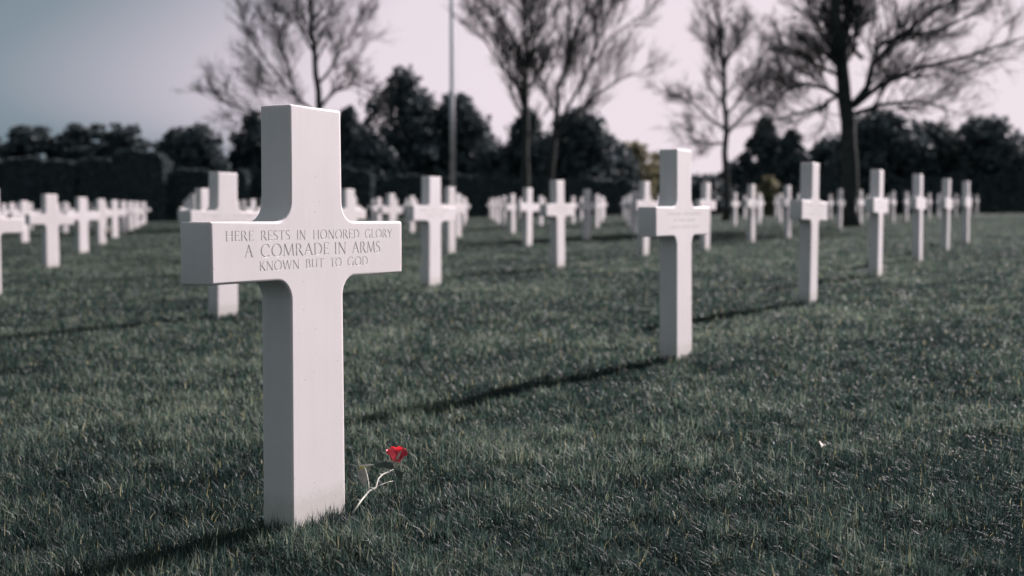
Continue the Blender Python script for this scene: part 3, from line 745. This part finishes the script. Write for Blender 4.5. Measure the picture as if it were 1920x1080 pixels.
HZ = [(-60, 150, 300, 66, 'tall dark clipped hedge at the left border behind the crosses'), (150, 228, 302, 66.4, 'dark clipped hedge block behind the left edge crosses'),
      (222, 318, 286, 65.6, 'tallest dark clipped hedge block left of the front cross'), (322, 470, 322, 67, 'low dark clipped hedge behind the left arm of the front cross'),
      (470, 700, 318, 69, 'dark clipped hedge running behind the front cross'), (700, 960, 332, 72, 'dark clipped hedge passing behind the flagpole'),
      (960, 1180, 338, 72.5, 'dark clipped hedge behind the mid lawn cross'), (1500, 1760, 335, 69, 'dark clipped hedge behind the right hand crosses'), (1760, 1990, 330, 69.5, 'dark clipped hedge beyond the right edge of the photo')]
for k, (a, b, top, Y, lab) in enumerate(HZ): hedge(a, b, top, Y, 1.8, lab, 500 + k)

# ------------------------------------------------------------------ bare trees
def bare_tree(Y, limbs, label, seed, twig=1.0, spread=1.0, rmin=0.012, upb=0.14):
    """limbs: [(radius px at start, radius px at end, [(px, py), ...])], the first is the trunk"""
    rd = random.Random(seed); bx, by = limbs[0][2][0]
    p0 = pix(bx, by, Y); p0.z = gzf(p0.x, p0.y); root = empty('bare_tree', p0)
    tr = MB(); tw = MB(); k = Y / FPX
    def sub(p, d, L, r, dep):
        n = 4; pts = [p]; rad = [r]; q = p.copy(); dd = d.normalized()
        for i in range(n):
            dd = (dd + Vector((rd.gauss(0, .11), rd.gauss(0, .11), rd.gauss(0.05, .09)))).normalized()
            q = q + dd * (L / n); pts.append(q.copy()); rad.append(max(rmin * .6, r * (1 - .75 * (i + 1) / n)))
        (tw if dep < 3 else tr).tube(pts, rad, 5 if dep >= 3 else (4 if dep == 2 else 3), False)
        if dep <= 0: return
        m = {3: 5, 2: 7, 1: 6}[dep]; m = max(2, int(m * twig + rd.random()))
        for i in range(m):
            t = rd.uniform(.2, 1.0); ii = min(n - 1, int(t * n)); a = pts[ii].lerp(pts[ii + 1], t * n - ii)
            bd = (pts[ii + 1] - pts[ii]).normalized()
            side = bd.cross(Vector((rd.gauss(0, 1), rd.gauss(0, 1), rd.gauss(0, 1)))).normalized()
            nd = (bd * rd.uniform(.7, 1.0) + side * rd.uniform(.35, .75) * spread + Vector((0, 0, upb))).normalized()
            sub(a, nd, L * rd.uniform(.42, .78), max(rmin, r * .5), dep - 1)
    for li, (ra, rb, pp) in enumerate(limbs):
        dpt = 0 if li == 0 else rd.uniform(-1, 1)
        pts = []
        total = 0; acc = [0]
        for a, b in zip(pp, pp[1:]): total += math.dist(a, b); acc.append(total)
        for (x, y), s in zip(pp, acc):
            pts.append(pix(x, y, Y) + Vector((0, dpt * s / total * total * k * .55, 0)) - p0)
        if li == 0: pts[0] = Vector((0, 0, -.15))
        # refine with a little wander
        fine = []; fr = []
        for i in range(len(pts) - 1):
            for u in (0, .5):
                q = pts[i].lerp(pts[i + 1], u); s = (acc[i] + (acc[i + 1] - acc[i]) * u) / total
                w = (pts[i + 1] - pts[i]).length * .05 if u else 0
                fine.append(q + Vector((rd.gauss(0, w), rd.gauss(0, w), 0))); fr.append((ra + (rb - ra) * s) * k)
        fine.append(pts[-1]); fr.append(rb * k)
        if li == 0: fr[0] *= 1.35
        tr.tube(fine, fr, 10 if li == 0 else 7)
        Lw = total * k
        start = .45 if li == 0 else .12
        for c in range(int((14 if li == 0 else 13) * twig)):
            t = start + (1 - start) * (c + rd.random()) / (13 * twig + .01); t = min(t, .999); ii = int(t * (len(fine) - 1)); a = fine[ii].lerp(fine[ii + 1], t * (len(fine) - 1) - ii)
            bd = (fine[ii + 1] - fine[ii]).normalized(); side = bd.cross(Vector((rd.gauss(0, 1), rd.gauss(0, 1), rd.gauss(0, .5)))).normalized()
            nd = (bd * .8 + side * rd.uniform(.4, .8) * spread + Vector((0, 0, .15))).normalized()
            r0 = fr[min(ii, len(fr) - 1)]
            sub(a, nd, max(1.0, min(Lw * .5, 95 * k)) * rd.uniform(.7, 1.1) * (1 - .35 * t), max(rmin * 2.2, min(r0 * .46, .06)), 2)
        sub(fine[-1], fine[-1] - fine[-2], max(.9, Lw * .25), max(rmin * 1.5, fr[-1] * .9), 2)
    tr.build('trunk', M_BARK, root); tw.build('crown', M_TWIG, root)
    print('bare', len(tr.f), len(tw.f))
    tag(root, label, 'tree', 'bare winter trees')
bare_tree(58, [(8, 3, [(597, 398), (598, 300), (598, 200), (592, 140), (590, 90), (584, 30), (580, -40), (576, -110)]),
               (3.5, 1.3, [(599, 205), (622, 170), (655, 152), (700, 165)]), (3.2, 1.2, [(594, 160), (622, 120), (650, 80), (668, 30)]),
               (3.4, 1.2, [(596, 215), (560, 185), (520, 140), (490, 100), (468, 65)]), (3, 1.2, [(560, 190), (545, 140), (532, 90), (520, 50)]),
               (3, 1.0, [(590, 100), (565, 60), (548, 10), (535, -40)]), (3, 1.0, [(586, 60), (615, 20), (640, -30)]), (3, 1.1, [(597, 235), (540, 222), (480, 212), (425, 195)])],
          'bare winter tree rising behind the front cross', 11, 1.0)
bare_tree(52, [(7, 5.5, [(984, 402), (986, 320), (986, 250), (985, 180), (985, 125)]),
               (4, 1.2, [(985, 128), (970, 88), (948, 45), (932, -5), (925, -60)]), (4, 1.2, [(985, 125), (987, 60), (985, 0), (982, -70)]),
               (4, 1.2, [(987, 130), (1003, 75), (1022, 20), (1040, -50)]), (3.4, 1.0, [(980, 178), (950, 140), (918, 95), (892, 62)]),
               (2.6, 1.0, [(987, 170), (1010, 135), (1030, 110)])],
          'bare forked winter tree with upright limbs right of the flagpole', 23, 1.0, .9, .012, .34)
bare_tree(60, [(6, 3, [(1032, 398), (1034, 320), (1040, 250), (1047, 190), (1056, 140), (1072, 85), (1098, 25), (1115, -40)]),
               (3.6, 1.1, [(1042, 245), (1068, 195), (1098, 135), (1135, 85), (1185, 45)]), (3.4, 1.1, [(1038, 262), (1075, 215), (1120, 175), (1180, 140)]),
               (3, 1.0, [(1055, 145), (1062, 80), (1066, 20), (1075, -50)]), (2.6, 1.0, [(1044, 215), (1020, 170), (1012, 130)]), (2.6, 1, [(1105, 130), (1125, 60), (1150, 0)])],
          'bare slanting tree leaning right beside the forked bare tree', 31, 1.0, .9, .012, .34)
bare_tree(47, [(7, 3, [(1360, 404), (1361, 320), (1362, 250), (1357, 190), (1358, 130), (1352, 80), (1345, 30)]),
               (2.6, .9, [(1361, 245), (1330, 225), (1300, 200), (1255, 185)]), (2.6, .9, [(1361, 215), (1385, 185), (1410, 150), (1425, 110)]),
               (2.8, .9, [(1361, 255), (1395, 215), (1430, 190), (1470, 160)]), (2.2, .8, [(1358, 150), (1335, 110), (1315, 70)]), (2.2, .8, [(1358, 130), (1380, 90), (1395, 50)]),
               (2.4, .9, [(1362, 270), (1330, 268), (1290, 262)])],
          'slender bare tree with thin pale twigs right of the second largest cross', 41, .95, 1.0, .009)
bare_tree(33, [(17, 9, [(1596, 424), (1594, 350), (1590, 270), (1584, 190), (1578, 120), (1572, 60), (1566, 0), (1560, -70)]),
               (7, 1.8, [(1590, 205), (1622, 165), (1628, 125), (1662, 82), (1715, 40), (1790, -15)]), (6, 1.6, [(1600, 200), (1645, 160), (1705, 135), (1780, 118), (1850, 95)]),
               (5, 1.4, [(1577, 118), (1550, 98), (1528, 100)]), (5, 1.4, [(1576, 110), (1553, 70), (1532, 25), (1518, -30)]),
               (5, 1.4, [(1588, 185), (1545, 168), (1500, 160), (1450, 185)]), (5, 1.4, [(1598, 215), (1655, 195), (1730, 185), (1810, 200)]),
               (5, 1.4, [(1572, 62), (1605, 25), (1640, -25)]), (4, 1.2, [(1584, 175), (1540, 200), (1490, 215), (1440, 230)]), (4.5, 1.3, [(1618, 110), (1600, 90), (1590, 40), (1600, -20)]),
               (4, 1.2, [(1580, 145), (1540, 130), (1500, 105), (1460, 95)]), (5, 1.4, [(1650, 82), (1700, 70), (1760, 60), (1810, 30)])],
          'largest bare tree with thick trunk and spreading limbs at the right', 53, 1.1, 1.0, .007)
